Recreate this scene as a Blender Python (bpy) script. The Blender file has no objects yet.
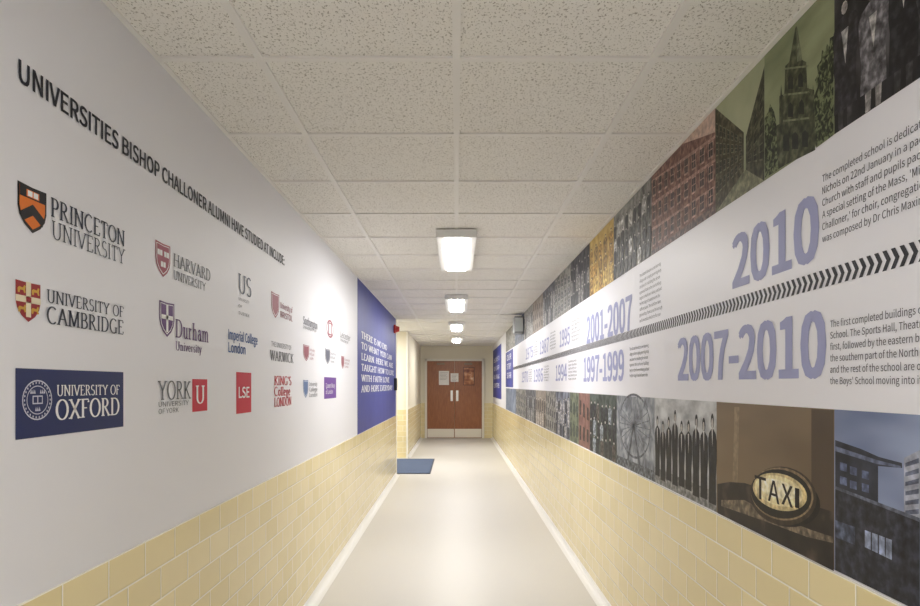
import bpy, math, random, os
from mathutils import Vector
random.seed(7)
sc=bpy.context.scene
# ---------------- constants (metres) ----------------
F=648.0; VX=456.5; VY=385.0
XL=-0.918; XR=0.930; ZC=2.36; EYE=1.36; YE=16.6; YB=-6.0; ZT=0.90
LEND=9.8; RB0=12.1; RX=-2.3

# ---------------- materials ----------------
def lin(c):
    o=[]
    for v in c:
        v=min(max(v,0),255)/255.0
        o.append(v/12.92 if v<=0.04045 else ((v+0.055)/1.055)**2.4)
    return (o[0],o[1],o[2],1.0)
MC={}
def mat(name,c,rough=0.6,metal=0.0,emit=0.0,spec=0.5):
    if name in MC: return MC[name]
    m=bpy.data.materials.new(name); m.use_nodes=True
    b=m.node_tree.nodes['Principled BSDF']
    b.inputs['Base Color'].default_value=lin(c)
    b.inputs['Roughness'].default_value=rough
    b.inputs['Metallic'].default_value=metal
    b.inputs['Specular IOR Level'].default_value=spec
    if emit>0:
        b.inputs['Emission Color'].default_value=(1.0,0.985,0.965,1)
        b.inputs['Emission Strength'].default_value=emit
    MC[name]=m; return m
def K(c,rough=0.55):
    return mat('print_%02x%02x%02x'%tuple(int(x) for x in c),c,rough,spec=0.3)
def noisemat(name,stops,scale=20,detail=6,rough=0.55,stretch=(1,1,1),kind='NOISE',bump=0.0,bd=0.002,spec=0.3,dist=0.0):
    if name in MC: return MC[name]
    m=bpy.data.materials.new(name); m.use_nodes=True
    nt=m.node_tree; b=nt.nodes['Principled BSDF']
    tc=nt.nodes.new('ShaderNodeTexCoord'); mp=nt.nodes.new('ShaderNodeMapping')
    mp.inputs['Scale'].default_value=stretch
    nt.links.new(tc.outputs['Object'],mp.inputs['Vector'])
    n=nt.nodes.new('ShaderNodeTexNoise'); n.inputs['Scale'].default_value=scale
    n.inputs['Detail'].default_value=detail; n.inputs['Distortion'].default_value=dist; out=n.outputs['Fac']
    nt.links.new(mp.outputs[0],n.inputs['Vector'])
    r=nt.nodes.new('ShaderNodeValToRGB')
    el=r.color_ramp.elements
    el[0].position=stops[0][0]; el[0].color=lin(stops[0][1])
    el[1].position=stops[-1][0]; el[1].color=lin(stops[-1][1])
    for p,c in stops[1:-1]:
        e=el.new(p); e.color=lin(c)
    nt.links.new(out,r.inputs['Fac']); nt.links.new(r.outputs[0],b.inputs['Base Color'])
    b.inputs['Roughness'].default_value=rough
    b.inputs['Specular IOR Level'].default_value=spec
    if bump>0:
        bp=nt.nodes.new('ShaderNodeBump'); bp.inputs['Strength'].default_value=bump; bp.inputs['Distance'].default_value=bd
        nt.links.new(out,bp.inputs['Height']); nt.links.new(bp.outputs[0],b.inputs['Normal'])
    MC[name]=m; return m
def PK(c,var=.38,scale=42):
    """photographic print tone: mottled colour"""
    var=min(.62,var*1.2)
    n='photo_%02x%02x%02x_%d_%d'%(int(c[0]),int(c[1]),int(c[2]),int(var*100),scale)
    lo=tuple(v*(1-var) for v in c); hi=tuple(min(255,v*(1+var)+14*var) for v in c)
    return noisemat(n,[(.32,lo),(.5,c),(.68,hi)],scale=scale,detail=8,rough=.5)

def tilemat(name,axis):
    m=bpy.data.materials.new(name); m.use_nodes=True
    nt=m.node_tree; b=nt.nodes['Principled BSDF']
    tc=nt.nodes.new('ShaderNodeTexCoord'); sp=nt.nodes.new('ShaderNodeSeparateXYZ'); cb=nt.nodes.new('ShaderNodeCombineXYZ')
    nt.links.new(tc.outputs['Object'],sp.inputs[0])
    nt.links.new(sp.outputs[axis],cb.inputs[0]); nt.links.new(sp.outputs[2],cb.inputs[1])
    br=nt.nodes.new('ShaderNodeTexBrick')
    br.offset=0.5; br.squash=1.0
    br.inputs['Scale'].default_value=1.0
    br.inputs['Brick Width'].default_value=0.2; br.inputs['Row Height'].default_value=0.1
    br.inputs['Mortar Size'].default_value=0.0026; br.inputs['Mortar Smooth'].default_value=0.1
    br.inputs['Color1'].default_value=lin((234,219,172)); br.inputs['Color2'].default_value=lin((226,210,160))
    br.inputs['Mortar'].default_value=lin((246,241,226))
    nt.links.new(cb.outputs[0],br.inputs['Vector'])
    nt.links.new(br.outputs['Color'],b.inputs['Base Color'])
    b.inputs['Roughness'].default_value=0.2
    br2=nt.nodes.new('ShaderNodeTexBrick'); br2.offset=0.5
    br2.inputs['Scale'].default_value=1.0
    br2.inputs['Brick Width'].default_value=0.2; br2.inputs['Row Height'].default_value=0.1
    br2.inputs['Mortar Size'].default_value=0.007; br2.inputs['Mortar Smooth'].default_value=1.0
    nt.links.new(cb.outputs[0],br2.inputs['Vector'])
    nz=nt.nodes.new('ShaderNodeTexNoise'); nz.inputs['Scale'].default_value=9; nz.inputs['Detail'].default_value=1
    nt.links.new(tc.outputs['Object'],nz.inputs['Vector'])
    inv=nt.nodes.new('ShaderNodeMath'); inv.operation='MULTIPLY_ADD'; inv.inputs[1].default_value=-1.0
    mu=nt.nodes.new('ShaderNodeMath'); mu.operation='MULTIPLY'; mu.inputs[1].default_value=0.5
    nt.links.new(nz.outputs['Fac'],mu.inputs[0]); nt.links.new(br2.outputs['Fac'],inv.inputs[0]); nt.links.new(mu.outputs[0],inv.inputs[2])
    bp=nt.nodes.new('ShaderNodeBump'); bp.inputs['Strength'].default_value=0.6; bp.inputs['Distance'].default_value=0.003
    nt.links.new(inv.outputs[0],bp.inputs['Height']); nt.links.new(bp.outputs[0],b.inputs['Normal'])
    return m

M_wall=mat('wall_paint',(230,230,235),0.55)
M_cream=mat('wall_cream_paint',(232,225,205),0.6)
M_tileY=tilemat('glazed_tile_y',1); M_tileX=tilemat('glazed_tile_x',0)
M_floor=noisemat('floor_vinyl',[(0.3,(206,202,195)),(0.7,(214,211,205))],scale=160,detail=3,rough=0.42,spec=0.4)
M_skirt=mat('skirting_vinyl',(240,239,236),0.35)
M_grid=mat('ceiling_grid_paint',(236,234,230),0.5)
M_blue=noisemat('print_blue',[(0.3,(58,66,142)),(0.7,(64,72,150))],scale=4,rough=0.5)
M_white=mat('white_plastic',(240,240,238),0.4)

def ceilmat():
    m=bpy.data.materials.new('ceiling_mineral_tile'); m.use_nodes=True
    nt=m.node_tree; b=nt.nodes['Principled BSDF']
    tc=nt.nodes.new('ShaderNodeTexCoord')
    mp=nt.nodes.new('ShaderNodeMapping'); mp.inputs['Scale'].default_value=(1.0,0.7,1)
    nt.links.new(tc.outputs['Object'],mp.inputs[0])
    n=nt.nodes.new('ShaderNodeTexNoise'); n.inputs['Scale'].default_value=170; n.inputs['Detail'].default_value=2.0; n.inputs['Distortion'].default_value=0.5
    nt.links.new(mp.outputs[0],n.inputs['Vector'])
    r=nt.nodes.new('ShaderNodeValToRGB')
    r.color_ramp.elements[0].position=0.34; r.color_ramp.elements[0].color=(0,0,0,1)
    r.color_ramp.elements[1].position=0.43; r.color_ramp.elements[1].color=(1,1,1,1)
    nt.links.new(n.outputs['Fac'],r.inputs[0])
    mx=nt.nodes.new('ShaderNodeMixRGB')
    mx.inputs[1].default_value=lin((172,167,158)); mx.inputs[2].default_value=lin((240,238,233))
    nt.links.new(r.outputs[0],mx.inputs[0]); nt.links.new(mx.outputs[0],b.inputs['Base Color'])
    b.inputs['Roughness'].default_value=0.9; b.inputs['Specular IOR Level'].default_value=0.1
    return m
M_ceil=ceilmat()

# ---------------- mesh builder ----------------
class B:
    def __init__(s,name,mapf=None):
        s.name=name; s.v=[]; s.f=[]; s.mi=[]; s.mats=[]; s.mapf=mapf
    def mid(s,m):
        if m not in s.mats: s.mats.append(m)
        return s.mats.index(m)
    def poly(s,pts,m,off=0.001):
        i=len(s.v)
        for p in pts: s.v.append(s.mapf(p[0],p[1],off))
        s.f.append(tuple(range(i,i+len(pts)))); s.mi.append(s.mid(m))
    def rect(s,u0,v0,u1,v1,m,off=0.001):
        s.poly([(u0,v0),(u1,v0),(u1,v1),(u0,v1)],m,off)
    def face3(s,pts,m):
        i=len(s.v); s.v+= [tuple(p) for p in pts]; s.f.append(tuple(range(i,i+len(pts)))); s.mi.append(s.mid(m))
    def box(s,a,b,m):
        x0,y0,z0=a; x1,y1,z1=b; i=len(s.v)
        s.v+=[(x0,y0,z0),(x1,y0,z0),(x1,y1,z0),(x0,y1,z0),(x0,y0,z1),(x1,y0,z1),(x1,y1,z1),(x0,y1,z1)]
        for q in [(0,3,2,1),(4,5,6,7),(0,1,5,4),(1,2,6,5),(2,3,7,6),(3,0,4,7)]:
            s.f.append(tuple(i+k for k in q)); s.mi.append(s.mid(m))
    def done(s,parent=None,bevel=0):
        me=bpy.data.meshes.new(s.name); me.from_pydata(s.v,[],s.f)
        for m in s.mats: me.materials.append(m)
        for p,k in zip(me.polygons,s.mi): p.material_index=k
        me.update()
        o=bpy.data.objects.new(s.name,me); sc.collection.objects.link(o)
        if parent: o.parent=parent
        if bevel:
            md=o.modifiers.new('bevel','BEVEL'); md.width=bevel; md.segments=2; md.limit_method='ANGLE'
        return o
def empty(name):
    e=bpy.data.objects.new(name,None); sc.collection.objects.link(e); return e
def boxobj(name,a,b,m,parent=None,bevel=0):
    q=B(name); q.box(a,b,m); return q.done(parent,bevel)

mapL=lambda u,v,off:(XL+off,u,v)
mapR=lambda u,v,off:(XR-off,-u,v)
def UL(px): return (-XL)*F/(VX-px)
def UR(px): return -(XR*F/(px-VX))
def PL(px,py):
    Y=UL(px); return (Y, EYE+(VY-py)*Y/F)
def PR(px,py):
    Y=-UR(px); return (-Y, EYE+(VY-py)*Y/F)

# ---------------- lettering ----------------
FONT=None
try:
    fp=os.path.join(bpy.utils.resource_path('LOCAL'),'datafiles','fonts','Noto Sans CJK Regular.woff2')
    FONT=bpy.data.fonts.load(fp)
except Exception: FONT=None
_cache={}
def fontmesh(s):
    if s in _cache: return _cache[s]
    c=bpy.data.curves.new('tmp','FONT'); c.body=s; c.size=1.0; c.resolution_u=3
    if FONT: c.font=FONT
    o=bpy.data.objects.new('tmp',c); sc.collection.objects.link(o)
    bpy.context.view_layer.update()
    me=o.to_mesh()
    vs=[(v.co.x,v.co.y) for v in me.vertices]; fs=[tuple(p.vertices) for p in me.polygons]
    o.to_mesh_clear(); bpy.data.objects.remove(o); bpy.data.curves.remove(c)
    _cache[s]=(vs,fs); return _cache[s]
if FONT and not fontmesh('H')[0]:
    FONT=None; _cache.clear()
CAPH=max(v[1] for v in fontmesh('H')[0])
def text(b,s,u0,u1,vb,vt,m,off=0.002,bold=0.0):
    """bold = stroke thickening as a fraction of cap height (stamped copies)"""
    vs,fs=fontmesh(s)
    if not vs: return
    x0=min(v[0] for v in vs); x1=max(v[0] for v in vs)
    sy=(vt-vb)/CAPH
    sx=(u1-u0)/(x1-x0) if u1 is not None else sy
    k=b.mid(m)
    d=bold*(vt-vb)
    st=[(0,0)] if bold==0 else [(-d,-d*.5),(d,-d*.5),(-d,d*.5),(d,d*.5),(0,0)]
    for q_,(dx,dy) in enumerate(st):
        i=len(b.v)
        for x,y in vs: b.v.append(b.mapf(u0+(x-x0)*sx+dx,vb+y*sy+dy,off+q_*.00008))
        for f in fs: b.f.append(tuple(i+q for q in f)); b.mi.append(k)
def E(cx,cy,rx,ry,a0,a1,n=14):
    return [(cx+rx*math.cos(math.radians(a0+(a1-a0)*i/n)),cy+ry*math.sin(math.radians(a0+(a1-a0)*i/n))) for i in range(n+1)]
G={
'A':(.78,[[(.06,0),(.38,1)],[(.38,1),(.70,0)],[(.17,.36),(.58,.36)]],[(.06,0),(.70,0)]),
'B':(.66,[[(.14,0),(.14,1)],[(.02,.98),(.3,.98)]+E(.32,.75,.2,.23,90,-90)+[(.14,.52)],[(.02,.02),(.34,.02)]+E(.34,.27,.25,.25,-90,90)],[]),
'C':(.76,[E(.42,.5,.36,.5,48,312)],[]),
'D':(.8,[[(.14,0),(.14,1)],[(.02,.98),(.32,.98)]+E(.34,.5,.36,.48,90,-90)+[(.02,.02)]],[]),
'E':(.64,[[(.14,0),(.14,1)],[(.02,.98),(.54,.98),(.55,.82)],[(.14,.52),(.44,.52)],[(.02,.02),(.56,.02),(.58,.2)]],[]),
'F':(.6,[[(.14,0),(.14,1)],[(.02,.98),(.54,.98),(.55,.82)],[(.14,.52),(.44,.52)]],[(.14,0)]),
'G':(.8,[E(.42,.5,.36,.5,48,300),[(.66,.02),(.66,.42)]],[(.66,.42)]),
'H':(.84,[[(.14,0),(.14,1)],[(.70,0),(.70,1)],[(.14,.52),(.70,.52)]],[(.14,0),(.14,1),(.7,0),(.7,1)]),
'I':(.32,[[(.16,0),(.16,1)]],[(.16,0),(.16,1)]),
'K':(.74,[[(.14,0),(.14,1)],[(.14,.42),(.62,1)],[(.28,.56),(.66,0)]],[(.14,0),(.14,1),(.62,1),(.66,0)]),
'L':(.6,[[(.14,0),(.14,1)],[(.02,.02),(.54,.02),(.56,.22)]],[(.14,1)]),
'M':(.96,[[(.12,0),(.14,1)],[(.14,1),(.47,.05)],[(.47,.05),(.80,1)],[(.80,1),(.82,0)]],[(.12,0),(.12,1),(.82,0),(.82,1)]),
'N':(.84,[[(.14,0),(.14,1)],[(.14,1),(.70,0)],[(.70,0),(.70,1)]],[(.14,0),(.12,1),(.7,1)]),
'O':(.84,[E(.42,.5,.36,.5,0,360,24)],[]),
'P':(.62,[[(.14,0),(.14,1)],[(.02,.98),(.3,.98)]+E(.3,.72,.24,.26,90,-90)+[(.14,.46)]],[(.14,0)]),
'R':(.72,[[(.14,0),(.14,1)],[(.02,.98),(.3,.98)]+E(.3,.75,.22,.23,90,-90)+[(.14,.52)],[(.3,.52),(.64,0)]],[(.14,0),(.64,0)]),
'S':(.56,[E(.28,.75,.2,.25,35,250,10)+E(.28,.26,.22,.26,70,-145,10)],[]),
'T':(.68,[[(.34,0),(.34,1)],[(.05,.82),(.06,.98),(.62,.98),(.63,.82)]],[(.34,0)]),
'U':(.8,[[(.14,1),(.14,.35)]+E(.40,.32,.26,.32,180,360,10)+[(.66,1)]],[(.14,1),(.66,1)]),
'V':(.76,[[(.06,1),(.38,0)],[(.38,0),(.70,1)]],[(.06,1),(.70,1)]),
'W':(1.06,[[(.06,1),(.32,0)],[(.32,0),(.53,.95)],[(.53,.95),(.75,0)],[(.75,0),(1.0,1)]],[(.06,1),(.53,1),(1.0,1)]),
'X':(.76,[[(.08,1),(.68,0)],[(.08,0),(.68,1)]],[(.08,1),(.68,0),(.08,0),(.68,1)]),
'Y':(.74,[[(.06,1),(.37,.48)],[(.37,.48),(.68,1)],[(.37,.48),(.37,0)]],[(.06,1),(.68,1),(.37,0)]),
"'":(.2,[[(.1,1),(.08,.75)]],[]), ' ':(.34,[],[]), '.':(.2,[[(.1,0),(.1,.1)]],[]),
'a':(.5,[[(.38,0),(.38,.45)]+E(.24,.45,.14,.2,0,160,8),E(.23,.2,.16,.19,60,360,12)],[(.42,0)]),
'd':(.56,[[(.42,0),(.42,1)],E(.25,.33,.18,.33,0,360,16)],[(.44,0),(.4,1)]),
'e':(.5,[[(.08,.36),(.42,.36)]+E(.25,.33,.18,.33,10,320,16)],[]),
'g':(.52,[E(.24,.42,.16,.23,0,360,14),E(.25,-.1,.2,.17,0,360,14),[(.3,.2),(.16,.1),(.3,.05)]],[]),
'h':(.6,[[(.14,0),(.14,1)],[(.14,.45)]+E(.3,.45,.15,.2,140,0,8)+[(.45,0)]],[(.14,0),(.12,1),(.45,0)]),
'i':(.3,[[(.15,0),(.15,.64)],[(.15,.82),(.15,.94)]],[(.15,0),(.12,.64)]),
'l':(.3,[[(.15,0),(.15,1)]],[(.15,0),(.12,1)]),
'm':(.9,[[(.14,0),(.14,.65)],[(.14,.45)]+E(.3,.45,.15,.2,140,0,8)+[(.45,0)],[(.45,.45)]+E(.61,.45,.15,.2,140,0,8)+[(.76,0)]],[(.14,0),(.12,.65),(.45,0),(.76,0)]),
'n':(.6,[[(.14,0),(.14,.65)],[(.14,.45)]+E(.3,.45,.15,.2,140,0,8)+[(.45,0)]],[(.14,0),(.12,.65),(.45,0)]),
'o':(.54,[E(.27,.33,.2,.33,0,360,18)],[]),
'p':(.56,[[(.14,-.3),(.14,.65)],E(.31,.33,.18,.33,0,360,16)],[(.14,-.3),(.12,.65)]),
'r':(.42,[[(.14,0),(.14,.65)],[(.14,.42),(.24,.6),(.36,.6)]],[(.14,0),(.12,.65)]),
's':(.42,[E(.21,.49,.13,.16,35,250,8)+E(.21,.17,.14,.17,70,-145,8)],[]),
't':(.36,[[(.16,.85),(.16,.1),(.22,.02),(.32,.06)],[(.04,.64),(.32,.64)]],[]),
'u':(.58,[[(.12,.65),(.12,.2)]+E(.26,.2,.14,.19,180,330,8),[(.43,.65),(.43,0)]],[(.1,.65),(.47,0)]),
'v':(.52,[[(.06,.65),(.26,0)],[(.26,0),(.46,.65)]],[(.06,.65),(.46,.65)]),
'y':(.52,[[(.06,.65),(.26,0)],[(.46,.65),(.2,-.25),(.08,-.28)]],[(.06,.65),(.46,.65)]),
}
def stroke(b,pts,T,m,off,w0=.055,w1=.13):
    n=len(pts); Ls=[];Rs=[]
    for i in range(n):
        a=pts[max(0,i-1)]; c=pts[min(n-1,i+1)]
        dx=c[0]-a[0]; dy=c[1]-a[1]; l=math.hypot(dx,dy) or 1
        w=(w0+(w1-w0)*abs(dy/l)**1.5)/2
        nx=-dy/l*w; ny=dx/l*w
        Ls.append(T(pts[i][0]+nx,pts[i][1]+ny)); Rs.append(T(pts[i][0]-nx,pts[i][1]-ny))
    for i in range(n-1):
        b.poly([Ls[i],Ls[i+1],Rs[i+1],Rs[i]],m,off)
def serif(b,s,u0,u1,vb,vt,m,off=0.002,w0=.06,w1=.15,track=.06):
    W=sum(G[c][0]+track for c in s)-track
    sy=vt-vb; sx=(u1-u0)/W if u1 is not None else sy
    x=0
    for c in s:
        w,st,sf=G[c]
        T=lambda a,q,x=x:(u0+(x+a)*sx,vb+q*sy)
        for p in st: stroke(b,p,T,m,off,w0,w1)
        for (a,q) in sf:
            d=.025 if q<=0.01 else -.025
            stroke(b,[(a-.13,q+d),(a+.13,q+d)],T,m,off+0.0001,w0,w1)
        x+=w+track
def tl(b,s,x0,x1,ref,m,fn=text,side='L',**kw):
    P,U=(PL,UL) if side=='L' else (PR,UR)
    vb=P(ref[0],ref[1])[1]; vt=P(ref[0],ref[2])[1]
    fn(b,s,U(x0),U(x1) if x1 is not None else None,vb,vt,m,**kw)
def shield(b,u0,u1,vt,vb,m,off):
    h=vt-vb; w=u1-u0; c=(u0+u1)/2
    pts=[(u0,vt),(c,vt-h*.02),(u1,vt),(u1,vt-h*.5),(u1-w*.06,vt-h*.68),(u1-w*.22,vt-h*.85),(c,vb),(u0+w*.22,vt-h*.85),(u0+w*.06,vt-h*.68),(u0,vt-h*.5)]
    b.poly(pts,m,off)
def disc(b,c,rx,ry,m,off,n=24):
    b.poly([(c[0]+rx*math.cos(2*math.pi*i/n),c[1]+ry*math.sin(2*math.pi*i/n)) for i in range(n)],m,off)
def ring(b,c,rx,ry,t,m,off,n=28):
    for i in range(n):
        a=2*math.pi*i/n; d=2*math.pi*(i+1)/n
        b.poly([(c[0]+rx*math.cos(a),c[1]+ry*math.sin(a)),(c[0]+rx*math.cos(d),c[1]+ry*math.sin(d)),
                (c[0]+(rx-t)*math.cos(d),c[1]+(ry-t)*math.sin(d)),(c[0]+(rx-t)*math.cos(a),c[1]+(ry-t)*math.sin(a))],m,off)

# ---------------- room shell ----------------
T=0.1
boxobj('floor',(RX-T,YB-T,-0.1),(XR+T,YE+T,0),M_floor)
boxobj('ceiling',(RX-T,YB-T,ZC),(XR+T,YE+T,ZC+0.1),M_ceil)
def wallseg(b,side,y0,y1,paint):
    if side=='L':
        b.box((XL-T,y0,0),(XL,y1,ZC),paint)
        b.box((XL,y0,0.0),(XL+0.006,y1,ZT),M_tileY)
    else:
        b.box((XR,y0,0),(XR+T,y1,ZC),paint)
        b.box((XR-0.006,y0,0.0),(XR,y1,ZT),M_tileY)
w=B('wall_left'); wallseg(w,'L',YB,LEND,M_wall); wallseg(w,'L',RB0,YE,M_cream)
w.box((XL-T,LEND,0),(XL+0.006,LEND+0.004,ZT),M_tileX)
w.done()
w=B('wall_right'); wallseg(w,'R',YB,YE,M_wall); w.done()
w=B('wall_end'); w.box((XL,YE,0),(XR,YE+T,ZC),M_cream)
w.box((XL,YE-0.006,0),(-0.80,YE,ZT),M_tileX); w.box((0.70,YE-0.006,0),(XR,YE,ZT),M_tileX); w.done()
w=B('wall_back'); w.box((XL,YB-T,0),(XR,YB,ZC),M_wall); w.done()
w=B('wall_recess'); 
w.box((RX,RB0,0),(XL-T,RB0+T,ZC),M_cream); w.box((RX,RB0-0.006,0),(XL,RB0,ZT),M_tileX)
w.box((RX,LEND-T,0),(XL-T,LEND,ZC),M_cream)
w.box((RX-T,LEND-T,0),(RX,RB0+T,ZC),M_cream); w.done()

def cove(name,x,s,y0,y1):
    q=B(name); r=0.035
    prof=[(x,0.045)]+[(x+s*(r-r*math.cos(math.radians(a))), r-r*math.sin(math.radians(a))+0.002) for a in (10,35,60,90)]+[(x+s*0.06,0.002)]
    for i in range(len(prof)-1):
        a=prof[i]; c=prof[i+1]
        q.face3([(a[0],y0,a[1]),(a[0],y1,a[1]),(c[0],y1,c[1]),(c[0],y0,c[1])],M_skirt)
    return q
q=cove('baseboard_left',XL+0.006,1,YB,LEND); q2=cove('x',XL+0.006,1,RB0,YE)
i=len(q.v); q.v+=q2.v; q.f+=[tuple(k+i for k in f) for f in q2.f]; q.mi+=q2.mi; q.done()
cove('baseboard_right',XR-0.006,-1,YB,YE).done()

g=B('ceiling_grid'); hw=0.012
for x in (-0.6,0.0,0.6): g.box((x-hw,YB,ZC-0.007),(x+hw,YE,ZC),M_grid)
k=-13
while 1.98+0.6*k<YE:
    y=1.98+0.6*k
    if y>YB: g.box((XL,y-hw,ZC-0.0065),(XR,y+hw,ZC),M_grid)
    k+=1
g.box((XL,YB,ZC-0.006),(XL+0.016,LEND,ZC),M_grid); g.box((XR-0.016,YB,ZC-0.006),(XR,YE,ZC),M_grid)
g.done()

# ceiling lights: white rectangular fittings with a shallow prismatic diffuser in the frame
M_lamp=mat('lamp_diffuser',(255,250,240),0.4,emit=57.0)
for (xc,y0) in ((0,4.13),(0,7.13),(0,10.13),(0,13.13),(0,-0.95),(0,-3.9),(-1.6,10.35)):  # rear pair unseen, placed to light near end; recess fitting added to brighten far end
    e=empty('ceiling_light_fitting')
    b=B('housing'); z0=2.303; y1=y0+1.23; wf=.078
    b.box((xc-0.128,y0,z0+0.012),(xc+0.128,y1,ZC-0.007),M_white)
    b.box((xc-0.128,y0,z0),(xc-wf,y1,z0+0.012),M_white); b.box((xc+wf,y0,z0),(xc+0.128,y1,z0+0.012),M_white)
    b.box((xc-wf,y0,z0),(xc+wf,y0+0.045,z0+0.012),M_white); b.box((xc-wf,y1-0.045,z0),(xc+wf,y1,z0+0.012),M_white)
    b.done(e)
    d=B('diffuser')
    ya=y0+0.045; yb=y1-0.045
    prof=[(-wf,z0+.004),(-wf+.008,z0-.008),(wf-.008,z0-.008),(wf,z0+.004)]
    prof=[(xc+p[0],p[1]) for p in prof]
    for i in range(3):
        a=prof[i]; c=prof[i+1]
        d.face3([(a[0],ya,a[1]),(a[0],yb,a[1]),(c[0],yb,c[1]),(c[0],ya,c[1])],M_lamp)
    d.face3([(p[0],ya,p[1]) for p in prof],M_lamp); d.face3([(p[0],yb,p[1]) for p in reversed(prof)],M_lamp)
    d.done(e)

# ---------------- left wall graphics ----------------
INK=K((52,56,72)); GREY=K((96,98,104)); NAVY=K((36,46,92)); MAR=K((150,56,74)); ORG=K((226,120,40)); RED=K((196,36,58))
BLK=K((26,24,26)); WHT=K((240,240,240)); PUR=K((92,52,112)); GOLD=K((206,160,60)); CYB=K((44,84,150)); VIO=K((110,70,150))
MARF=K((156,92,104)); INKF=K((104,106,120)); CYF=K((100,122,162))
b=B('headline_lettering',mapL)
tl(b,'UNIVERSITIES BISHOP CHALLONER ALUMNI HAVE STUDIED AT INCLUDE:',18,284,(18,81,59),K((44,46,56)),bold=0.035)
b.done()
def logo(): return B('university_logo',mapL)
b=logo(); u0,vt=PL(17,180); u1,_=PL(46,190); vb=PL(31,233)[1]; w_=u1-u0; c=(u0+u1)/2
shield(b,u0,u1,vt,vb,BLK,.001); shield(b,u0+w_*.06,u1-w_*.06,vt-.005,vb+.008,ORG,.0015)
h=vt-vb
b.poly([(u0+w_*.06,vt-h*.05),(u1-w_*.06,vt-h*.05),(u1-w_*.06,vt-h*.28),(u0+w_*.06,vt-h*.28)],BLK,.002)
b.rect(c-w_*.22,vt-h*.25,c+w_*.22,vt-h*.10,ORG,.0022); b.rect(c-w_*.18,vt-h*.235,c-w_*.02,vt-h*.115,WHT,.0024); b.rect(c+w_*.02,vt-h*.235,c+w_*.18,vt-h*.115,WHT,.0024)
b.poly([(u0+w_*.07,vt-h*.62),(c,vt-h*.38),(c,vt-h*.62),(u0+w_*.16,vt-h*.80)],BLK,.002)
b.poly([(u1-w_*.07,vt-h*.62),(c,vt-h*.38),(c,vt-h*.62),(u1-w_*.16,vt-h*.80)],BLK,.002)
tl(b,'PRINCETON',50,124,(50,216,197),INK,fn=serif,w1=.15); tl(b,'UNIVERSITY',51,124,(51,238,220),INK,fn=serif,w1=.10,w0=.05)
b.done()
b=logo(); u0,vt=PL(15,279); u1,_=PL(40,285); vb=PL(28,322)[1]; w_=u1-u0; h=vt-vb; c=(u0+u1)/2
shield(b,u0,u1,vt,vb,K((150,40,44)),.001)
cr=K((232,220,190))
b.rect(c-w_*.10,vb+h*.12,c+w_*.10,vt,cr,.0015); b.rect(u0,vt-h*.52,u1,vt-h*.36,cr,.0015)
b.rect(c-w_*.1,vt-h*.5,c+w_*.1,vt-h*.38,K((150,40,44)),.002)
for (a,q) in ((u0+w_*.22,vt-h*.20),(u1-w_*.22,vt-h*.20),(u0+w_*.24,vt-h*.68),(u1-w_*.24,vt-h*.68)):
    b.poly([(a-w_*.16,q),(a-w_*.1,q+h*.05),(a+w_*.05,q+h*.03),(a+w_*.1,q+h*.1),(a+w_*.16,q+h*.08),(a+w_*.13,q-h*.01),(a+w_*.16,q-h*.08),(a+w_*.1,q-h*.1),(a+w_*.06,q-h*.03),(a-w_*.06,q-h*.03),(a-w_*.08,q-h*.1),(a-w_*.15,q-h*.1)],GOLD,.002)
tl(b,'UNIVERSITY OF',46,123,(46,302,289),INK,fn=serif,w1=.14); tl(b,'CAMBRIDGE',46,123,(46,323,306),INK,fn=serif,w1=.15)
b.done()
b=logo(); u0=UL(15); u1=UL(123); vt=PL(15,368)[1]; vb=PL(15,440)[1]
b.rect(u0,vb,u1,vt,NAVY,.001)
cc=PL(37,400); r=(UL(52)-UL(22))/2
LT=K((206,208,222)); r2=.044
ring(b,cc,r,r2,.003,LT,.0015); ring(b,cc,r*.72,r2*.72,.002,LT,.0015)
for i in range(26):
    a=2*math.pi*i/26; disc(b,(cc[0]+r*.86*math.cos(a),cc[1]+r2*.86*math.sin(a)),.0022,.0028,LT,.0016,5)
b.rect(cc[0]-r*.34,cc[1]-r2*.2,cc[0]+r*.34,cc[1]+r2*.22,LT,.0016); b.rect(cc[0]-r*.28,cc[1]-r2*.14,cc[0]-r*.03,cc[1]+r2*.16,NAVY,.0018); b.rect(cc[0]+r*.03,cc[1]-r2*.14,cc[0]+r*.28,cc[1]+r2*.16,NAVY,.0018)
for dx,dy in ((-.32,.42),(.32,.42),(0,-.45)):
    for t in (-.12,0,.12): b.poly([(cc[0]+r*(dx+t-.06),cc[1]+r2*(dy-.1)),(cc[0]+r*(dx+t+.06),cc[1]+r2*(dy-.1)),(cc[0]+r*(dx+t),cc[1]+r2*(dy+.12))],LT,.0018)
tl(b,'UNIVERSITY OF',56,119,(56,396,385),WHT,fn=serif,w1=.14); tl(b,'OXFORD',55,119,(55,420,400),WHT,fn=serif,w1=.16)
b.done()
def crest(sx0,sx1,yt,yb,col,inner=WHT):
    b=logo(); u0=UL(sx0); u1=UL(sx1); cm=(sx0+sx1)/2; vt=PL(cm,yt)[1]; vb=PL(cm,yb)[1]; w_=u1-u0; h=vt-vb; c=(u0+u1)/2
    shield(b,u0,u1,vt,vb,col,.001)
    shield(b,u0+w_*.07,u1-w_*.07,vt-h*.05,vb+h*.07,inner,.0013); shield(b,u0+w_*.1,u1-w_*.1,vt-h*.07,vb+h*.1,col,.0016)
    return b,u0,u1,vt,vb,c,w_,h
b,u0,u1,vt,vb,c,w_,h=crest(155,170,243,277,MAR)
for dx,dy in ((-.22,.3),(.22,.3),(0,.62)):
    b.rect(c+w_*(dx-.16),vt-h*(dy+.09),c+w_*(dx-.01),vt-h*(dy-.07),WHT,.002); b.rect(c+w_*(dx+.01),vt-h*(dy+.09),c+w_*(dx+.16),vt-h*(dy-.07),WHT,.002)
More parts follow.
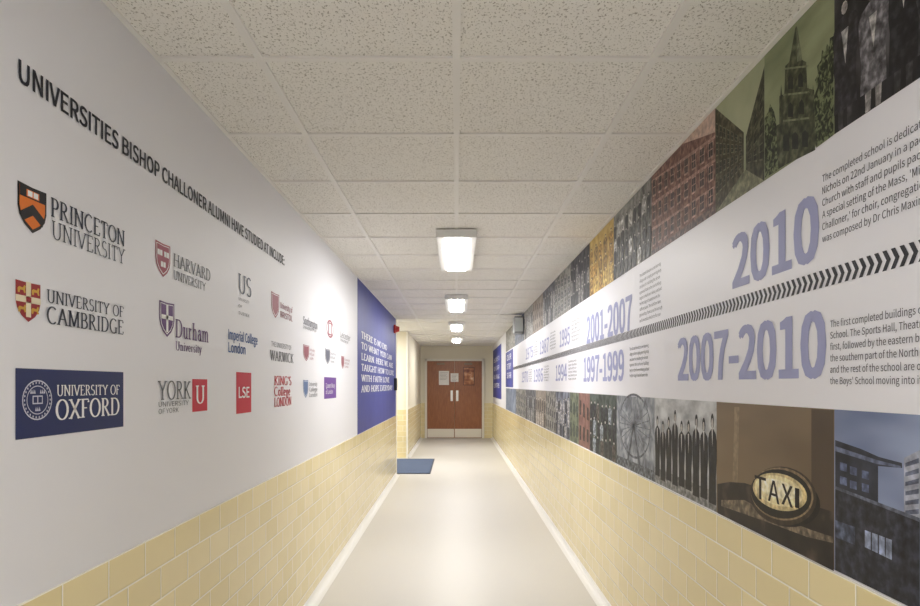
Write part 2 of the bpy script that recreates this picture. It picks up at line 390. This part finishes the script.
tl(b,'HARVARD',173,210,(173,266,253),GREY,fn=serif,w1=.14); tl(b,'UNIVERSITY',173,205,(173,279,270),GREY,fn=serif,w1=.14)
b.done()
b,u0,u1,vt,vb,c,w_,h=crest(159,174,302,337,PUR)
b.rect(c-w_*.07,vb+h*.14,c+w_*.07,vt-h*.08,WHT,.002); b.rect(u0+w_*.12,vt-h*.5,u1-w_*.12,vt-h*.38,WHT,.002)
tl(b,'Durham',175,208,(175,337,319),PUR,fn=serif,w1=.14); tl(b,'University',175,201,(175,350,341),PUR,fn=serif,w1=.14)
b.done()
b=logo(); tl(b,'US',238,251,(238,292,273),K((70,80,100)),fn=serif,w1=.12,w0=.06)
u0=UL(238); u1=UL(250)
for i,s in enumerate(['UNIVERSITY','OF','SUSSEX']): 
    vb_=PL(238,300+i*7)[1]; text(b,s,u0,u0+(u1-u0)*(.9 if i!=1 else .3),vb_,vb_+.013,GREY)
b.done()
b,u0,u1,vt,vb,c,w_,h=crest(271,279,293,318,MARF)
for i,s in enumerate(['University of','BRISTOL']): tl(b,s,280,292,(280,308+i*9,302+i*9),MAR,bold=.01)
b.done()
b=logo(); tl(b,'Southampton',303,317,(303,324,316),INKF,bold=.01); tl(b,'UNIVERSITY OF',303,316,(303,328,325),GREY); b.done()
b=logo(); cc=PL(330,329); ring(b,cc,.13,.065,.014,MARF,.001); b.rect(cc[0]-.07,cc[1]-.045,cc[0]+.07,cc[1]+.045,MARF,.0012)
b.rect(cc[0]-.04,cc[1]-.035,cc[0]+.04,cc[1]+.035,WHT,.0014); b.done()
b=logo(); tl(b,'Leicester',340,350,(340,337,331),GREY); tl(b,'University of',340,348,(340,341,338),GREY); b.done()
b=logo(); tl(b,'Imperial College',228,257,(228,339,329),CYB,bold=.025); tl(b,'London',228,245,(228,352,342),CYB,bold=.025); b.done()
b=logo(); tl(b,'THE UNIVERSITY OF',271,291,(271,346,341),GREY); tl(b,'WARWICK',270,293,(270,360,350),GREY,fn=serif,w1=.14); b.done()
for (a,d_,y0,y1,col) in ((303,309,345,361,MARF),(325,330,349,364,INKF),(341,344,356,369,MARF)):
    b,u0,u1,vt,vb,c,w_,h=crest(a,d_,y0,y1,col)
    wd=UL(d_+6)-UL(d_+1)
    for i in range(3): text(b,['University','of East','London'][i],u1+wd*.08,u1+wd*(1.1-.15*i),vt-h*(.32+.27*i),vt-h*(.15+.27*i),col)
    b.done()
b=logo(); tl(b,'YORK',158,190,(158,400,381),GREY,fn=serif,w1=.12,w0=.06); tl(b,'UNIVERSITY',158,188,(158,407,402),GREY); tl(b,'OF YORK',158,178,(158,414,409),GREY)
u0=UL(192); u1=UL(207); vt=PL(192,379)[1]; vb=PL(192,412)[1]; b.rect(u0,vb,u1,vt,RED,.001); h=vt-vb; w_=u1-u0
serif(b,'U',u0+w_*.2,u1-w_*.2,vb+h*.25,vt-h*.2,WHT); b.done()
b=logo(); u0=UL(236); u1=UL(251); vt=PL(236,372)[1]; vb=PL(236,414)[1]; b.rect(u0,vb,u1,vt,RED,.001); h=vt-vb; w_=u1-u0
text(b,'LSE',u0+w_*.15,u1-w_*.15,vb+h*.38,vt-h*.36,WHT,bold=.04); b.done()
b=logo(); 
for i,s in enumerate(["KING'S",'College','LONDON']): tl(b,s,274,291-(i==1),(274,385+i*11,376+i*11),RED,fn=serif,w1=.15,w0=.07)
b.done()
b,u0,u1,vt,vb,c,w_,h=crest(303,308,380,398,CYF)
for i in range(3): tl(b,['University','College','London'][i],309,317,(309,386+i*5.5,382+i*5.5),GREY)
b.done()
b=logo(); u0=UL(324); u1=UL(336); vt=PL(324,377)[1]; vb=PL(324,399)[1]; b.rect(u0,vb,u1,vt,VIO,.001); h=vt-vb; w_=u1-u0
text(b,'Queen Mary',u0+w_*.12,u1-w_*.12,vb+h*.5,vb+h*.72,WHT); text(b,'of London',u0+w_*.12,u1-w_*.3,vb+h*.22,vb+h*.42,WHT); b.done()
b=B('blue_quote_panel',mapL)
u0=UL(357.3); b.rect(u0,ZT,LEND-0.01,ZC-0.006,M_blue,.001)
L_=["THERE IS NO END",'TO WHAT YOU CAN','LEARN. HERE WE ARE','TAUGHT HOW TO LIVE','WITH FAITH LOVE','AND HOPE EVERYDAY']
for i,s in enumerate(L_):
    vt_=1.88-i*0.105; ua=u0+0.25; wd=[2.3,2.9,3.1,3.2,2.6,3.0][i]
    serif(b,s,ua,ua+wd,vt_-0.065,vt_,WHT,w1=.18,w0=.10)
b.done()

# ---------------- right wall mural ----------------
ZA=1.976; ZB=1.30
MUR=empty('history_timeline_mural')
b=B('white_band',mapR)
b.rect(-12.2,ZB,0.8,ZA,mat('banner_vinyl',(233,233,240),0.45),.001)
DK=K((44,44,52)); LAV=K((160,164,204)); TXT=K((56,58,68))
zc=1.629; hh=.022; s=-12.0
while s<0.3:
    sw=.014; tip=.014
    b.poly([(s,zc+hh),(s+sw,zc+hh),(s+sw+tip,zc),(s+tip,zc)],DK,.002)
    b.poly([(s+tip,zc),(s+sw+tip,zc),(s+sw,zc-hh),(s,zc-hh)],DK,.002)
    s+=.0275
def para(lines,u0,z0,dz,cap,m=TXT):
    for i,l in enumerate(lines):
        vs,_=fontmesh(l); x0=min(v[0] for v in vs); x1=max(v[0] for v in vs)
        wd=(x1-x0)*cap/CAPH*0.98
        text(b,l,u0,u0+wd,z0-i*dz,z0-i*dz+cap,m)
tl(b,'2010',734,818,(818,258,194),LAV,side='R',bold=.055)
tl(b,'2007-2010',679,825,(825,376,311),LAV,side='R',bold=.055)
tl(b,'2001-2007',587,632,(632,329,295),LAV,side='R',bold=.05)
tl(b,'1997-1999',584,624,(624,380,350),LAV,side='R',bold=.05)
para(['The completed school is dedicated by Bishop','Nichols on 22nd January in a packed Parish','Church with staff and pupils packing the nave.',"A special setting of the Mass, 'Missa Bishop","Challoner,' for choir, congregation and organ",'was composed by Dr Chris Maxim for the day.'],UR(823),1.874,.0305,.0175)
para(['The first completed buildings of the new','School. The Sports Hall, Theatre and Chapel','first, followed by the eastern block and then','the southern part of the North building wing','and the rest of the school are opened, with',"the Boys' School moving into its new home"],UR(831),1.503,.0282,.0165)
lor=['The schools federate as one learning','village under a single governing body','and plans for rebuilding the site are','approved. Work on the new buildings','begins on the former railway yard and','the first stage is handed over to the','staff and pupils. The sixth form takes','girls and boys from across the borough','and is oversubscribed in its first year']
para(lor,UR(640),1.905,.0285,.015); para(lor[:6],UR(630),1.545,.0285,.015)
for (a,d_,y) in ((560,570,'1995'),(540,549,'1987'),(526,533,'1975')):
    text(b,y,UR(a),UR(d_),1.70,1.84,LAV,bold=.04); 
    para(lor[:6],UR(d_)+.08,1.86,.03,.016)
for (a,d_,y) in ((556,567,'1994'),(534,543,'1986'),(522,528,'1970')):
    text(b,y,UR(a),UR(d_),1.40,1.54,LAV,bold=.04)
    para(lor[:6],UR(d_)+.08,1.545,.0285,.016)
b.rect(-12.2,1.32,-10.6,1.96,M_blue,.0025)
for i,s_ in enumerate(['OUR','STORY','SO FAR']): text(b,s_,-11.9,-11.0,1.80-i*.16,1.90-i*.16,WHT,off=.003,bold=.02)
b.done(MUR)

b=B('photo_prints',mapR)
ZU=ZC-0.008
def base(x0,x1,lo,m,u1=None):
    ua=UR(x0); ub=UR(x1) if u1 is None else u1
    z0,z1=(ZT+.006,ZB) if lo else (ZA,ZU)
    b.rect(ua,z0,ub,z1,m,.0015); return ua,ub,z0,z1
def pp(pts,c,off=.002):
    m=c if not isinstance(c,tuple) else PK(c,.18)
    b.poly([PR(*p) for p in pts],m,off)
def fig(u,z,h,w_,body,face,off=.002,hair=None):
    z1=z+h; j=random.uniform(-.05,.05)*w_; k=random.uniform(-.06,.06)*w_
    b.poly([(u-w_*.44,z),(u+w_*.44,z),(u+w_*.40,z+h*.3),(u+w_*.48+k,z+h*.5),(u+w_*.5,z1-h*.30),(u+w_*.40,z1-h*.22),(u+w_*.12,z1-h*.17),(u-w_*.12,z1-h*.17),(u-w_*.40,z1-h*.22),(u-w_*.5,z1-h*.30),(u-w_*.48+k,z+h*.5),(u-w_*.40,z+h*.3)],body,off)
    disc(b,(u+j,z1-h*.085),w_*.19,h*.09,hair or body,off+.0001,10); disc(b,(u+j*1.3,z1-h*.105),w_*.12,h*.058,face,off+.0002,10)
# upper 1: old monochrome photograph of pupils
m=noisemat('print_mono_dark',[(.35,(20,18,20)),(.55,(46,44,46)),(.72,(92,90,92))],scale=14,stretch=(1,1,.45),detail=8)
ua,ub,z0,z1=base(835,920,False,m,u1=0.3)
fc=PK((178,172,168),.3,60)
u=ua+.045; k_=0
while u<ub-.05:
    tone=[(38,36,40),(96,94,98),(28,27,30),(60,58,62),(122,120,122),(44,43,46)][k_%6]
    hgt=[.30,.27,.33,.29,.31,.28][k_%6]
    fig(u,z0+.045,hgt-.03,.105,PK(tone,.5),fc,.0021+.0004*(k_%2),hair=PK((24,22,24),.3))
    for s_ in (-1,1): b.poly([(u+s_*.018-.010,z0+.001),(u+s_*.018+.008,z0+.001),(u+s_*.018+.011,z0+.05),(u+s_*.018-.011,z0+.05)],PK((134,130,128),.45) if k_%2 else PK((50,48,50),.4),.0020)
    b.poly([(u-.014,z0+hgt*.78),(u+.014,z0+hgt*.78),(u+.002,z0+hgt*.5)],PK((170,168,166),.35),.0028)
    u+=.098+random.uniform(-.01,.015); k_+=1
# upper 2 church
m=noisemat('print_church_sky',[(.3,(120,128,96)),(.7,(160,166,130))],scale=4,stretch=(1,1,2.5))
ua,ub,z0,z1=base(765,835,False,m)
CH=noisemat('print_church_dark',[(.32,(36,40,28)),(.5,(66,70,50)),(.68,(104,106,80))],scale=44,detail=8)
CHD=PK((26,28,20),.3)
pp([(780,168),(780,96),(785,94),(786,66),(790,62),(796,28),(797,26),(798,28),(803,60),(807,62),(808,88),(815,90),(816,150)],CH,.002)
pp([(797,26),(803,60),(798,62)],PK((104,108,84),.25),.0021)
pp([(765.5,178),(766,132),(780,124),(816,114),(834.5,102),(834.5,134)],CH,.0022)
for y in (66,92,118): pp([(784,y+2),(810,y-1),(810,y+1),(784,y+4)],PK((118,122,92),.2),.0024)
for (x,y) in ((789,78),(799,76),(789,106),(800,103)): pp([(x,y+11),(x,y),(x+2.5,y-4),(x+5,y),(x+5,y+11)],CHD,.0026)
for (x,y) in ((784,137),(793,135),(803,133)): pp([(x,y+14),(x,y),(x+3,y-3),(x+6,y),(x+6,y+14)],CHD,.0026)
for x in (781,787,808,813): pp([(x,97),(x+1,84),(x+2,97)],CH,.0024)
TR=noisemat('print_tree',[(.42,(30,34,22)),(.5,(60,68,44)),(.58,(118,126,90))],scale=60,dist=1,detail=8)
pp([(817,148),(815,96),(818,88),(816,80),(819,74),(818,66),(822,60),(823,50),(826,52),(828,44),(830,46),(831,38),(834.5,36),(834.5,135)],TR,.0024)
pp([(765.5,178),(765.5,118),(769,112),(771,104),(775,112),(777,122),(779,170)],TR,.0024)
def quadwin(P00,P10,P01,P11,rows,cols,win,frame=None,off=.0023,fx=.5,fz=.58):
    def L2(a,b_,t): return (a[0]+(b_[0]-a[0])*t,a[1]+(b_[1]-a[1])*t)
    def Q(s_,t_): return L2(L2(P00,P10,s_),L2(P01,P11,s_),t_)
    for i in range(cols):
        for j in range(rows):
            s0=(i+.5-fx/2)/cols; s1=(i+.5+fx/2)/cols; t0=(j+.5-fz/2)/rows; t1=(j+.5+fz/2)/rows
            if frame:
                e=.05/cols; f_=.05/rows
                b.poly([Q(s0-e,t0-f_*1.6),Q(s1+e,t0-f_*1.6),Q(s1+e,t1+f_),Q(s0-e,t1+f_)],frame,off)
            b.poly([Q(s0,t0),Q(s1,t0),Q(s1,t1),Q(s0,t1)],win,off+.0002)
            if frame:
                tm=(t0+t1)/2; c_=.02/rows; a=.015/cols; sm=(s0+s1)/2
                b.poly([Q(s0,tm-c_),Q(s1,tm-c_),Q(s1,tm+c_),Q(s0,tm+c_)],frame,off+.0004)
                b.poly([Q(sm-a,t0),Q(sm+a,t0),Q(sm+a,t1),Q(sm-a,t1)],frame,off+.0004)
brk=noisemat('print_brick_green',[(.32,(42,40,30)),(.5,(72,68,50)),(.68,(112,106,82))],scale=44,detail=8)
ua,ub,z0,z1=base(716,765,False,noisemat('print_street_sky',[(.3,(142,148,116)),(.7,(178,182,150))],scale=4))
W=ub-ua
b.poly([(ua,z0),(ua+W*.62,z0+.07),(ua+W*.62,z0+.2),(ua,z1)],brk,.0018)
b.poly([(ub,z0),(ua+W*.66,z0+.07),(ua+W*.66,z0+.18),(ub,z1-.03)],PK((60,60,44),.4),.0018)
b.poly([(ua,z0),(ub,z0),(ua+W*.66,z0+.075),(ua+W*.62,z0+.075)],PK((118,118,94),.25),.0019)
quadwin((ua,z0+.05),(ua+W*.6,z0+.09),(ua,z1-.04),(ua+W*.6,z0+.19),4,7,PK((28,28,20),.3),PK((110,108,84),.3))
quadwin((ua+W*.68,z0+.09),(ub,z0+.05),(ua+W*.68,z0+.17),(ub,z1-.07),3,3,PK((28,28,20),.3),PK((96,96,74),.3))
# upper 4 tenement building in perspective
brr=noisemat('print_brick_red',[(.32,(88,60,54)),(.5,(124,90,80)),(.68,(162,128,114))],scale=40,detail=8)
ua,ub,z0,z1=base(652,716,False,brr); W=ub-ua
b.poly([(ua+W*.55,z1),(ub,z1),(ub,z0+.29),(ua+W*.55,z1-.002)],PK((196,170,156),.12),.0030)
for f_ in (.30,.62,.9):
    b.poly([(ua,z0+.38*f_),(ub,z0+.30*f_),(ub,z0+.30*f_+.010),(ua,z0+.38*f_+.014)],PK((168,134,120),.2),.0022)
quadwin((ua,z0+.02),(ub,z0+.03),(ua,z1),(ub,z0+.28),3,9,PK((54,42,40),.4),PK((172,142,128),.25),fx=.46)
b.poly([(ua,z0),(ub,z0),(ub,z0+.03),(ua,z0+.02)],PK((100,80,74),.4),.0029)
for i in range(5): b.rect(ua+W*(.1+i*.2),z0,ua+W*(.1+i*.2)+.014,z1-.03-.02*i,PK((90,64,58),.4),.0021)
def group(x0,x1,lo,bg,tones,rows,cols,face=(196,192,186)):
    ua,ub,z0,z1=base(x0,x1,lo,bg)
    cw=(ub-ua)/cols; rh=(z1-z0)/(rows+.6)
    for j in reversed(range(rows)):
        for i in range(cols):
            fig(ua+cw*(i+.5)+random.uniform(-.02,.02)*min(1,cw*5),z0+rh*j*.95+random.uniform(-.01,.01)*(j>0),rh*random.uniform(1.1,1.25),min(cw*.85,.12),PK(random.choice(tones),.4),PK(face,.12),.0022+.0004*(rows-j),hair=PK((60,56,54),.3))
def facade(x0,x1,lo,bm,win,rows,cols,frame=None):
    ua,ub,z0,z1=base(x0,x1,lo,bm)
    quadwin((ua,z0),(ub,z0+.02),(ua,z1),(ub,z1-.08),rows,cols,win,frame)
gm=noisemat('print_mono_mid',[(.35,(84,84,82)),(.65,(168,166,160))],scale=22,detail=8)
group(614,652,False,gm,[(80,80,78),(176,174,170),(54,54,54)],4,9)
group(590,614,False,noisemat('print_ochre',[(.35,(168,138,74)),(.65,(206,180,116))],scale=14,detail=8),[(150,118,62),(186,152,88),(130,104,60)],3,5,face=(214,190,136))
group(571,590,False,noisemat('print_mono_dk2',[(.35,(38,38,42)),(.65,(92,92,96))],scale=18,detail=8),[(44,44,48),(112,110,108)],3,7)
facade(555,571,False,gm,PK((80,82,86),.4),3,5,frame=PK((160,158,154),.2))
group(543,555,False,noisemat('print_mono_dk3',[(.35,(60,62,70)),(.65,(130,132,140))],scale=12,detail=8),[(60,62,68),(146,144,142)],2,6)
facade(533,543,False,noisemat('print_warm',[(.35,(126,114,104)),(.65,(170,158,146))],scale=12),PK((96,86,80),.3),3,5)
group(524,533,False,gm,[(80,80,84),(150,148,146)],2,6)
facade(515,524,False,noisemat('print_cool',[(.35,(88,98,118)),(.65,(134,144,162))],scale=8),PK((70,76,90),.3),3,6)
base(506,515,False,gm)
# lower 1: school at dusk
m=noisemat('print_dusk_sky',[(.3,(106,118,152)),(.7,(154,166,196))],scale=2.5,stretch=(1,1,3),detail=2)
ua,ub,z0,z1=base(835,920,True,m,u1=0.3)
BD=noisemat('print_dark_building',[(.35,(34,36,44)),(.65,(64,68,80))],scale=14,detail=8)
pp([(836,440),(862,449),(880,457),(903,463),(903,468),(879,466),(879,560),(836,560)],BD,.002)
pp([(836,446),(878,460),(902,466),(902,468),(878,464),(836,451)],PK((96,104,128),.2),.0023)
pp([(836,490),(862,496),(890,508),(921,520),(921,612),(836,570)],PK((42,44,54),.35),.0022)
pp([(905,458),(921,450),(921,525),(905,518)],PK((160,164,180),.15),.0021)
for i in range(6): pp([(906.5,463+i*9.5),(920,458+i*10.2),(920,463+i*10.2),(906.5,467+i*9.5)],PK((92,98,118),.25),.0024)
for (x,y) in ((841,462),(851,466),(863,470),(841,476),(851,480),(863,483)): pp([(x,y),(x+7,y+2),(x+7,y+10),(x,y+8)],PK((84,94,124),.3),.0026)
pp([(866,530),(893,540),(893,560),(866,547)],PK((140,150,176),.25),.0026)
for x in (872,879,886): pp([(x,532),(x+1.2,532.5),(x+1.2,558),(x,553)],PK((44,46,56),.2),.0028)
pp([(836,520),(856,527),(856,545),(836,537)],PK((70,78,98),.4),.0026)
pp([(836,486),(921,518),(921,522),(836,489)],PK((90,96,112),.3),.0027)
# lower 2: taxi roof sign
m=noisemat('print_taxi_brown',[(.3,(100,84,66)),(.7,(134,116,92))],scale=3,stretch=(1,.5,1.5),detail=2)
ua,ub,z0,z1=base(717,835,True,m)
pp([(718,513),(718,484),(730,482),(745,483),(762,488),(790,498),(815,506),(834.5,512),(834.5,571)],noisemat('print_taxi_dark',[(.3,(28,25,24)),(.6,(52,45,40)),(.75,(98,86,74))],scale=7,detail=3),.002)
pp([(812,409),(834.5,410),(834.5,512),(812,505)],noisemat('print_taxi_br2',[(.3,(80,67,54)),(.7,(104,88,70))],scale=3,detail=2),.0018)
pp([(735,407),(740,407),(738,484),(733,483)],PK((142,124,100),.1),.0018)
pp([(722,500),(745,500),(770,514),(812,530),(834,537),(834,543),(808,537),(765,521),(722,506)],PK((110,98,82),.35),.0022)
def ell(cx,cy,rx,ry,rot,c,off,a0=0,a1=360,n=30):
    ca=math.cos(math.radians(rot)); sa=math.sin(math.radians(rot)); P=[]
    for i in range(n+1):
        t=math.radians(a0+(a1-a0)*i/n); x=rx*math.cos(t); y=ry*math.sin(t)
        P.append((cx+x*ca-y*sa, cy+x*sa+y*ca))
    pp(P,c,off)
ell(786,500,36,26,18,(26,22,20),.0024)
ell(784,496,34,29,18,(58,48,38),.0025)
ell(783,494,32,26,18,(130,112,86),.0026)
ell(782,494,31,24,18,(30,26,22),.0028)
ell(781,492,28,18,18,(206,188,140),.003)
ell(780,491,25,14.5,18,(236,222,176),.0032)
ell(779,489,20,9,18,(248,240,206),.0033)
for i,chh in enumerate('TAXI'):
    x=756+i*13.5; y=497+i*3.4
    u0_,v0_=PR(x,y); u1_,_=PR(x+(11 if chh!='I' else 4),y)
    text(b,chh,u0_,u1_,v0_,v0_+.068-.005*i,K((40,32,26)),off=.0036,bold=.02)
# lower 3
m=noisemat('print_grad_bg',[(.35,(150,152,156)),(.65,(210,212,214))],scale=9,stretch=(1,1,2),detail=8)
ua,ub,z0,z1=base(655,717,True,m)
b.rect(ua,z0,ub,z0+.07,PK((130,130,130),.3),.0018)
n=9
for i in range(n):
    u=ua+(ub-ua)*(i+.55)/n; hh_=.28+random.uniform(-.03,.05)
    fig(u,z0+.02+random.uniform(0,.02),hh_,.078,PK((26,26,30),.3),PK((190,184,180),.1),.0022+.0003*(i%2))
    b.poly([(u-.006,z0+hh_-.02),(u+.006,z0+hh_-.02),(u+.002,z0+hh_-.10)],PK((210,208,206),.05),.0031)
ua,ub,z0,z1=base(617,655,True,noisemat('print_grey_rubble',[(.3,(92,96,104)),(.5,(142,147,155)),(.7,(188,192,198))],scale=16,dist=.6,detail=8))
cc=((ua+ub)/2,z0+.24)
ring(b,cc,.30,.17,.012,PK((96,100,108),.3),.002,36)
for i in range(12):
    a=math.pi*i/12
    p=(cc[0]+.29*math.cos(a),cc[1]+.165*math.sin(a)); q_=(cc[0]-.29*math.cos(a),cc[1]-.165*math.sin(a))
    dx=.0025*math.sin(a)+.0005; dz=.0025*math.cos(a)
    b.poly([(p[0]-dx,p[1]+dz),(p[0]+dx,p[1]-dz),(q_[0]+dx,q_[1]-dz),(q_[0]-dx,q_[1]+dz)],PK((104,108,116),.3),.0021)
b.poly([(cc[0]-.01,cc[1]),(cc[0]+.01,cc[1]),(cc[0]+.16,z0),(cc[0]+.12,z0)],PK((84,88,96),.3),.0024); b.poly([(cc[0]-.01,cc[1]),(cc[0]+.01,cc[1]),(cc[0]-.12,z0),(cc[0]-.16,z0)],PK((84,88,96),.3),.0024)
b.rect(ua,z0,ub,z0+.05,PK((88,92,98),.5),.0026)
group(590,617,True,noisemat('print_green_dark',[(.35,(48,54,50)),(.65,(94,104,96))],scale=16,detail=8),[(48,50,54),(126,134,142),(80,74,70)],3,7)
facade(579,590,True,noisemat('print_redbrick',[(.35,(116,84,78)),(.65,(148,112,102))],scale=14),PK((66,54,52),.3),2,3)
facade(570,579,True,noisemat('print_leaf',[(.35,(80,88,76)),(.65,(126,134,112))],scale=16),PK((66,74,70),.3),2,3)
group(556,570,True,noisemat('print_bluegrey',[(.35,(80,86,100)),(.65,(138,144,158))],scale=12,detail=8),[(66,68,76),(146,146,150)],3,6)
facade(546,556,True,gm,PK((78,78,82),.3),3,5)
group(536,546,True,noisemat('print_warm2',[(.35,(120,110,102)),(.65,(164,154,142))],scale=12),[(80,74,72),(160,152,144)],2,5)
group(526,536,True,noisemat('print_mono_dk4',[(.35,(56,58,64)),(.65,(112,114,120))],scale=12),[(60,60,64),(136,136,136)],2,6)
facade(516,526,True,gm,PK((84,88,96),.3),3,6)
base(506,516,True,noisemat('print_cool',[(.35,(84,98,124)),(.65,(134,146,170))]))
b.done(MUR)
q=B('blue_wall_panel',mapR); q.rect(-16.4,1.06,-13.4,2.22,M_blue,.004); 
for i in range(4): text(q,['WELCOME TO','OUR LIBRARY','AND LEARNING','CENTRE'][i],-16.1,-14.0,1.9-i*.2,2.0-i*.2,WHT,off=.005)
q.done()

# ---------------- end doors ----------------
WD=noisemat('door_wood',[(.3,(128,76,42)),(.5,(144,88,52)),(.7,(158,100,60))],scale=14,detail=5,stretch=(6,1,.5),rough=.35,spec=.5)
MET=mat('brushed_steel',(210,208,204),.3,1.0); KP=mat('kick_plate',(228,222,208),.4,0.0); FR=mat('door_frame_paint',(236,232,220),.45)
D=empty('door_1'); yf=YE-0.05
xa,xb=-0.755,0.652; zt=1.975; xm=(xa+xb)/2
fr=B('frame'); t=.055
fr.box((xa-t,yf-.02,0),(xa,YE,zt+t),FR); fr.box((xb,yf-.02,0),(xb+t,YE,zt+t),FR); fr.box((xa-t,yf-.02,zt),(xb+t,YE,zt+t),FR); fr.done(D,.004)
for k,(a,c) in enumerate(((xa+.004,xm-.002),(xm+.002,xb-.004))):
    boxobj('leaf_%d'%(k+1),(a,yf,.006),(c,yf+.044,zt-.004),WD,D,.003)
    boxobj('kick_plate_%d'%(k+1),(a+.01,yf-.003,.02),(c-.01,yf,.24),KP,D)
    s=1 if k==0 else -1; ex=xm-s*.07
    boxobj('push_plate_%d'%(k+1),(ex-.03,yf-.003,.95),(ex+.03,yf,1.22),MET,D)
    h=B('handle_%d'%(k+1)); h.box((ex-.01,yf-.06,.98),(ex+.01,yf-.042,1.20),MET); h.box((ex-.008,yf-.045,1.0),(ex+.008,yf,1.02),MET); h.box((ex-.008,yf-.045,1.16),(ex+.008,yf,1.18),MET); h.done(D,.003)
    boxobj('closer_%d'%(k+1),((a+c)/2-.1,yf-.05,zt-.1),((a+c)/2+.1,yf,zt-.05),mat('closer_grey',(130,110,90),.4,.5),D,.006)
vx0,vx1,vz0,vz1=.19,.44,1.37,1.80
boxobj('vision_panel_frame',(vx0-.02,yf-.008,vz0-.02),(vx1+.02,yf,vz1+.02),mat('door_wood_dark',(90,44,24),.4),D,.003)
boxobj('vision_panel_glass',(vx0,yf-.012,vz0),(vx1,yf-.008,vz1),noisemat('vision_glass_print',[(.35,(120,70,56)),(.55,(190,130,90)),(.7,(220,190,160))],scale=9,rough=.15),D)
pn=B('notices'); 
for (a,c,z0_,z1_) in ((-.45,-.19,1.36,1.72),(-.15,.05,1.44,1.66)):
    pn.box((a,yf-.004,z0_),(c,yf-.001,z1_),K((232,230,226)))
    for i in range(6): pn.box((a+.03,yf-.005,z1_-.05-i*.035),(c-.03-.02*(i%3),yf-.004,z1_-.043-i*.035),K((120,118,120)))
pn.done(D)
J=B('trim_1'); J.box((XL-.02,LEND+.001,0),(XL+.012,LEND+.06,ZC-.006),FR); J.box((XL-.02,RB0-.06,0),(XL+.012,RB0-.007,ZC-.006),FR); J.done(None,.003)
mm=noisemat('doormat_fibre',[(.35,(62,74,98)),(.65,(96,110,136))],scale=140,rough=.95,bump=.6)
dm=empty('doormat')
boxobj('pile',(-1.6,9.92,.003),(-.42,11.85,.014),mm,dm,.004)
e_=B('rubber_edge'); ek=mat('rubber',(52,58,72),.7)
e_.box((-.42,9.90,.001),(-.40,11.87,.010),ek); e_.box((-1.6,9.90,.001),(-.42,9.92,.010),ek); e_.box((-1.6,11.85,.001),(-.42,11.87,.010),ek); e_.done(dm)
s_=empty('emergency_exit_sign')
boxobj('housing',(XR-.13,8.95,2.08),(XR-.008,9.2,2.31),mat('sign_grey',(130,132,132),.4),s_,.008)
boxobj('face',(XR-.12,8.945,2.10),(XR-.012,8.95,2.29),mat('sign_face',(196,200,196),.4),s_)
a_=empty('fire_alarm_sounder')
boxobj('base',(XL+.001,9.45,2.12),(XL+.03,9.57,2.24),mat('alarm_red',(190,40,36),.4),a_,.006)
bpy.ops.mesh.primitive_cone_add(vertices=24,radius1=.05,radius2=.035,depth=.05,location=(XL+.055,9.51,2.18),rotation=(0,math.pi/2,0))
o=bpy.context.object; o.name='horn'; o.data.materials.append(mat('alarm_red',(190,40,36),.4)); o.parent=a_
c_=empty('door_entry_reader')
boxobj('case',(XL+.002,9.5,1.28),(XL+.04,9.62,1.46),mat('reader_black',(28,28,30),.35),c_,.006)
boxobj('keypad',(XL+.04,9.52,1.33),(XL+.043,9.60,1.44),mat('reader_grey',(90,92,96),.4),c_)

# ---------------- world, camera, view ----------------
wd=bpy.data.worlds.new('world'); sc.world=wd; wd.use_nodes=True
wd.node_tree.nodes['Background'].inputs[0].default_value=(.8,.85,1,1); wd.node_tree.nodes['Background'].inputs[1].default_value=.3
cam=bpy.data.cameras.new('camera'); co=bpy.data.objects.new('camera',cam); sc.collection.objects.link(co)
co.location=(0,0,EYE); co.rotation_euler=(math.pi/2,0,0)
cam.sensor_width=36; cam.lens=F/920*36; cam.shift_x=(460-VX)/920; cam.shift_y=(VY-303)/920; cam.clip_start=.02
sc.camera=co
sc.view_settings.view_transform='Standard'
